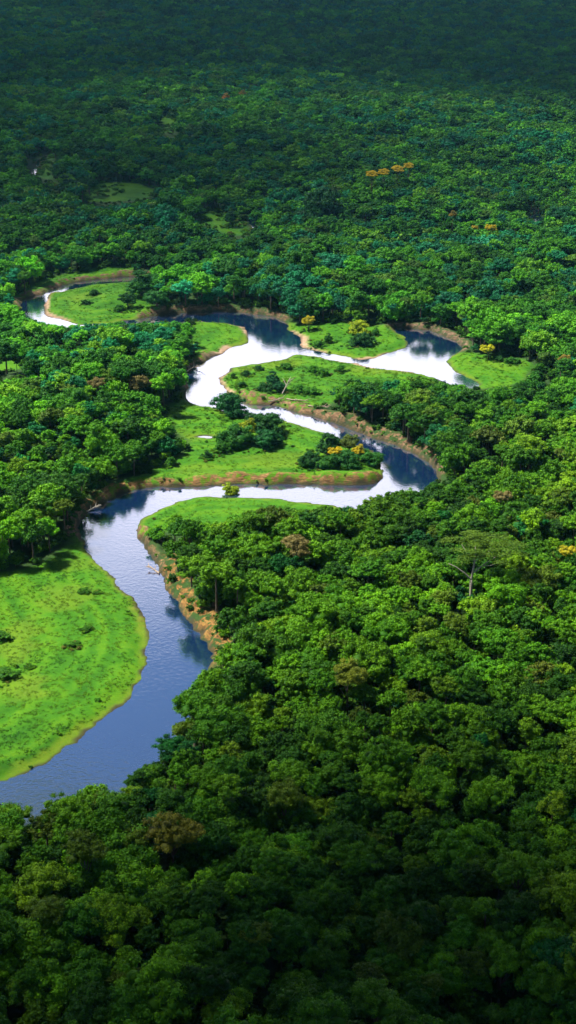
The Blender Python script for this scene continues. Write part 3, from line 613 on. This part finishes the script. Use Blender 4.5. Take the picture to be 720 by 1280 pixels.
# undergrowth: low crowns filling the gaps between and the edges of the forest
ux, uy = [], []
yv = 160.
while yv < 1900:
    s = 7.2 + max(0, yv-900)*.005; hw = .34*yv+60; xs = np.arange(-hw, hw, s); ux.append(xs + RNG.uniform(-.5, .5, len(xs))*s); uy.append(yv + RNG.uniform(-.5, .5, len(xs))*s); yv += s
UX = np.concatenate(ux); UY = np.concatenate(uy); wd = water_d(UX, UY); gd = grass_d(UX, UY); ok = (wd > 1.5) & (gd > -.5); UX, UY, gd, wd = UX[ok], UY[ok], gd[ok], wd[ok]; UG = ground(UX, UY)
UR = RNG.uniform(2.4, 4.4, len(UX)); edge = np.minimum(wd-1.5, gd+.5) < 12; UH = np.where(edge, RNG.uniform(2.5, 6, len(UX)), RNG.uniform(6, 11, len(UX))); fit = np.zeros(len(UX), bool); ur_, uh_ = UR.copy(), UH.copy()
for fct in (1., .7, .5, .33):
    h = uh_*fct; r = np.minimum(ur_, ur_*(.3+.8*fct)); bad = np.zeros(len(UX), bool)
    for ox, oz in ((0, 1.), (-.9, .6), (.9, .6)):
        a, b_, _ = proj(UX+ox*r, UY, UG+oz*h); bad |= seen(a, b_)
    if fct < .4: bad &= (gd < 1.5) | (wd < 3)
    new = ~bad & ~fit; UR[new] = r[new]; UH[new] = h[new]; fit |= new
fin = fit; UX, UY, UG, UR, UH = (a[fin] for a in (UX, UY, UG, UR, UH))
uk = RNG.choice([0, 1, 2, 5], len(UX), p=[.4, .3, .15, .15]); UT = KC[uk]*np.exp(RNG.normal(0, .2, (len(UX), 1)))
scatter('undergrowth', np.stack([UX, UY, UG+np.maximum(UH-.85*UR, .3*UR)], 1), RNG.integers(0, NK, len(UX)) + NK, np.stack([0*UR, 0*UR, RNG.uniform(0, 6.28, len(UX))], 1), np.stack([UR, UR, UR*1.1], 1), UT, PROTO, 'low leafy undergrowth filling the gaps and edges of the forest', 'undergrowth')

# small scrub along the shores and over the broken banks
nn = 60000; sy = 380*(1800/380)**RNG.random(nn); sx = RNG.uniform(-.3, .3, nn)*sy; sd = water_d(sx, sy, 20); m = (sd > .8) & (sd < 9); sx, sy, sd = sx[m], sy[m], sd[m]
m = (vnoise(sx, sy, 10, 2) + .5*vnoise(sx, sy, 4, 0) > .12 + .05*sd); sx, sy = sx[m], sy[m]; sz, s1, s2, s3, s4, s5 = ground(sx, sy, True); m = (s2 < .3) & (RNG.random(len(sx)) < np.where(s1 > .5, .65, np.where(sy < 720, .03, .13))); sx, sy, sz = sx[m], sy[m], sz[m]
ax_, ay_ = [], []
for p in PLACED:
    if p[2] < 1300 and p[6] < 16:
        k_ = int(10 + 3*p[5]); a_ = RNG.uniform(0, 6.283, k_); q_ = p[5]*(.7 + 1.1*RNG.random(k_)**1.5); ax_.append(p[1] + q_*np.cos(a_)); ay_.append(p[2] + q_*np.sin(a_))
ax_ = np.concatenate(ax_); ay_ = np.concatenate(ay_); m = water_d(ax_, ay_) > .8; ax_, ay_ = ax_[m], ay_[m]
sx, sy, sz = np.r_[sx, ax_], np.r_[sy, ay_], np.r_[sz, ground(ax_, ay_)]
fx_, fy_ = [], []
for p in GP[8:]:                                 # far clearings are half overgrown
    n_ = int((p[:,0].max()-p[:,0].min()+16)*(p[:,1].max()-p[:,1].min()+16)*.05); qx = RNG.uniform(p[:,0].min()-8, p[:,0].max()+8, n_); qy = RNG.uniform(p[:,1].min()-8, p[:,1].max()+8, n_)
    m = (grass_d(qx, qy) < 3) & (vnoise(qx, qy, 15, 1) + .7*vnoise(qx, qy, 6, 3) > .35 - .45*(grass_d(qx, qy) > -5)); fx_.append(qx[m]); fy_.append(qy[m])
fx_ = np.concatenate(fx_); fy_ = np.concatenate(fy_); m = water_d(fx_, fy_) > 1; fx_, fy_ = fx_[m], fy_[m]; nf = len(fx_); sx, sy, sz = np.r_[sx, fx_], np.r_[sy, fy_], np.r_[sz, ground(fx_, fy_)]
sr = RNG.uniform(.5, 1.3, len(sx)); sr[len(sx)-nf:] *= RNG.uniform(1.2, 3.0, nf)
sk = np.array([(.035,.15,.004), (.07,.19,.005), (.025,.11,.005), (.11,.13,.02)])[RNG.choice(4, len(sx), p=[.4, .3, .2, .1])]*np.exp(RNG.normal(0, .2, (len(sx), 1)))
scatter('shore_scrub', np.stack([sx, sy, sz+.35*sr], 1), RNG.integers(0, NK, len(sx)) + NK, np.stack([0*sr, 0*sr, RNG.uniform(0, 6.28, len(sx))], 1), np.stack([sr, sr, sr*.8], 1), sk, PROTO, 'patchy low scrub growing along the river banks', 'scrub')

# ------------------------------------------------------------------ meadow grass tufts
gx_, gy_ = [], []
for k, (p, a) in enumerate(zip(GP, GRASS)):
    if k >= 8: continue
    x0, y0, x1, y1 = p[:,0].min(), p[:,1].min(), p[:,0].max(), p[:,1].max(); dens = .55 if k == 0 else (.30 if k in (1, 2, 7) else .16)
    nn = int((x1-x0)*(y1-y0)*dens); qx = RNG.uniform(x0, x1, nn); qy = RNG.uniform(y0, y1, nn); m = inside(qx, qy, p); gx_.append(qx[m]); gy_.append(qy[m])
TX = np.concatenate(gx_); TY = np.concatenate(gy_); z, soil, sand, mud, g, tone = ground(TX, TY, True)
m = (z > .5) & (soil < .5) & (sand < .4) & (vnoise(TX, TY, 4, 2)+vnoise(TX, TY, 1.9, 1) > -.5); TX, TY, z = TX[m], TY[m], z[m]
pt = .5 + .5*np.clip(vnoise(TX, TY, 16, 3)+.6*vnoise(TX, TY, 5, 4), -1, 1)[:, None]
band, dry_mist = (a[m][:, None] for a in ground.extra); pt = .7*pt + .3*band
TT = (np.array([.022,.115,.002])*(1-pt) + np.array([.095,.215,.003])*pt)*np.exp(RNG.normal(0, .22, (len(TX), 1))); TT = TT*(1-dry_mist*.8) + np.array([.13,.19,.008])*dry_mist*.8
TS = RNG.uniform(.7, 1.6, len(TX))*np.where(TY > 700, 1.4, 1); print('TUFTS', len(TX))
scatter('meadow_grass', np.stack([TX, TY, z-.05], 1), RNG.integers(0, 3, len(TX)), np.stack([0*TS, 0*TS, RNG.uniform(0, 6.28, len(TX))], 1), np.stack([TS*1.1, TS*1.1, TS*.42], 1), TT, TUFTS, 'bright green tussocky grass covering the riverside meadows', 'grass')

# ------------------------------------------------------------------ bare-limbed giant tree with airy crown
e = bpy.data.objects.new('bare_limbed_tree', None); COL.objects.link(e); gz = float(ground(np.array([GIANT[0]]), np.array([GIANT[1]]))[0]); e.location = (*GIANT, gz)
e['label'] = 'airy olive crowned tree with forked pale trunk rising from the front forest'; e['category'] = 'tree'
tr = [tube([(0,0,-.5),(.2,0,8),(0,.2,15)], [.75,.6,.5], 10), tube([(0,.2,15),(-2.5,.5,17.5),(-6,1,20),(-9,1,21.5)], [.36,.28,.2,.08]), tube([(0,.2,15),(.8,1,20),(1.4,1.5,25),(1.0,2,29)], [.45,.36,.25,.08]), tube([(.5,.6,17.5),(4,1,20.5),(8,2,23),(12,3,25)], [.33,.26,.18,.06]), tube([(1.2,1.2,22),(5,2,25),(9,3,27.5)], [.22,.16,.05]), tube([(1.1,1.2,22),(-2,2,25.5),(-4,3,28.5)], [.2,.14,.05]), tube([(4,1,20.5),(7,-1,21.5),(10,-2,23.5)], [.18,.12,.04])]
v, f = join(tr); link('trunk', mesh_np('giant_trunk', v, f, [M_PALE], smooth=True), e)
V, F, Lf = crown_arrays(77, flat=.55, nbig=13, nsmall=110, leaves=150, leaf=.024, spread=.76, sparse=.35, core=False)
c = link('crown', mesh_np('giant_crown', V*np.array([15.5, 11, 7.0]) + np.array([4.5, 4.5, 25.5]), F, [M_FOL], {'leaf': ('FLOAT', Lf)}), e); c['tint'] = [.050, .115, .007]

# ------------------------------------------------------------------ driftwood and fallen trees on the banks
def driftwood(px, py, ln, ang, label, seed, up=.25):
    rng = np.random.default_rng(seed); x, y = unproj(px, py, 1.5); gz = float(ground(np.array([float(x)]), np.array([float(y)]))[0])
    d = np.array([math.cos(ang), math.sin(ang), up]); parts = [tube([d*ln*t + np.array([0, 0, .35*math.sin(5*t)]) for t in np.linspace(-.5, .5, 6)], np.linspace(.42, .16, 6))]
    for k in range(6):
        t = rng.uniform(-.2, .45); a = ang + rng.choice([-1, 1])*rng.uniform(.5, 1.1); l2 = ln*rng.uniform(.2, .45); dd = np.array([math.cos(a), math.sin(a), rng.uniform(.1, .7)])
        b0 = d*ln*t; parts.append(tube([b0, b0+dd*l2*.5+np.array([0, 0, .2]), b0+dd*l2], [.2, .13, .04], 6))
    v, f = join(parts); link('driftwood', mesh_np('driftwood', v, f, [M_DEAD if seed % 2 else M_PALE], smooth=True), None, (float(x), float(y), max(gz, .2)+.5+abs(up)*ln*.35), label=label, cat='driftwood', group='dead wood washed onto the river banks')
driftwood(357, 490, 13, 1.1, 'pale forked snag leaning up from the brown bank of the middle meadow', 2, .6)
driftwood(372, 505, 14, -.5, 'grey fallen trunk with branches just right of the leaning pale snag', 3, .02)
driftwood(398, 512, 12, -.35, 'grey fallen trunk on the brown bank, second right of the pale snag', 5, .03)
driftwood(345, 502, 9, .3, 'short dead trunk at the waterline left of the pale snag', 7, .05)
driftwood(236, 462, 11, .8, 'dead branches on the bank at the left shore of the white pond, upper one', 9, .15)
driftwood(243, 457, 9, -.6, 'fallen limb on the left shore of the white pond, nearer the grass spit', 4, .1)
driftwood(116, 634, 9, .7, 'pale dead trunk on the bank at the dark corner of the river bend', 6, .1)
driftwood(188, 402, 12, .15, 'pale fallen trunk on the far bank below the large round tree', 8, .02)
driftwood(192, 710, 7, 2.4, 'dead branch hanging over the water at the top of the ochre bank', 11, .1)

# ------------------------------------------------------------------ haze: pale air over the whole valley
bm_v = [(-14000,-900,-17),(14000,-900,-17),(14000,13000,-17),(-14000,13000,-17),(-14000,-900,H+8),(14000,-900,H+8),(14000,13000,H+8),(-14000,13000,H+8)]
haze = link('haze', mesh_np('haze', bm_v, [(3,2,1,0),(4,5,6,7),(0,1,5,4),(1,2,6,5),(2,3,7,6),(3,0,4,7)]), kind='stuff')
hm = bpy.data.materials.new('haze'); hm.use_nodes = True; hn = hm.node_tree.nodes; hn.clear(); ho = hn.new('ShaderNodeOutputMaterial'); pv = hn.new('ShaderNodeVolumePrincipled')
pv.inputs['Color'].default_value = (.25,.72,1,1); pv.inputs['Density'].default_value = .000020; pv.inputs['Anisotropy'].default_value = .2
hm.node_tree.links.new(pv.outputs[0], ho.inputs['Volume']); haze.data.materials.append(hm)
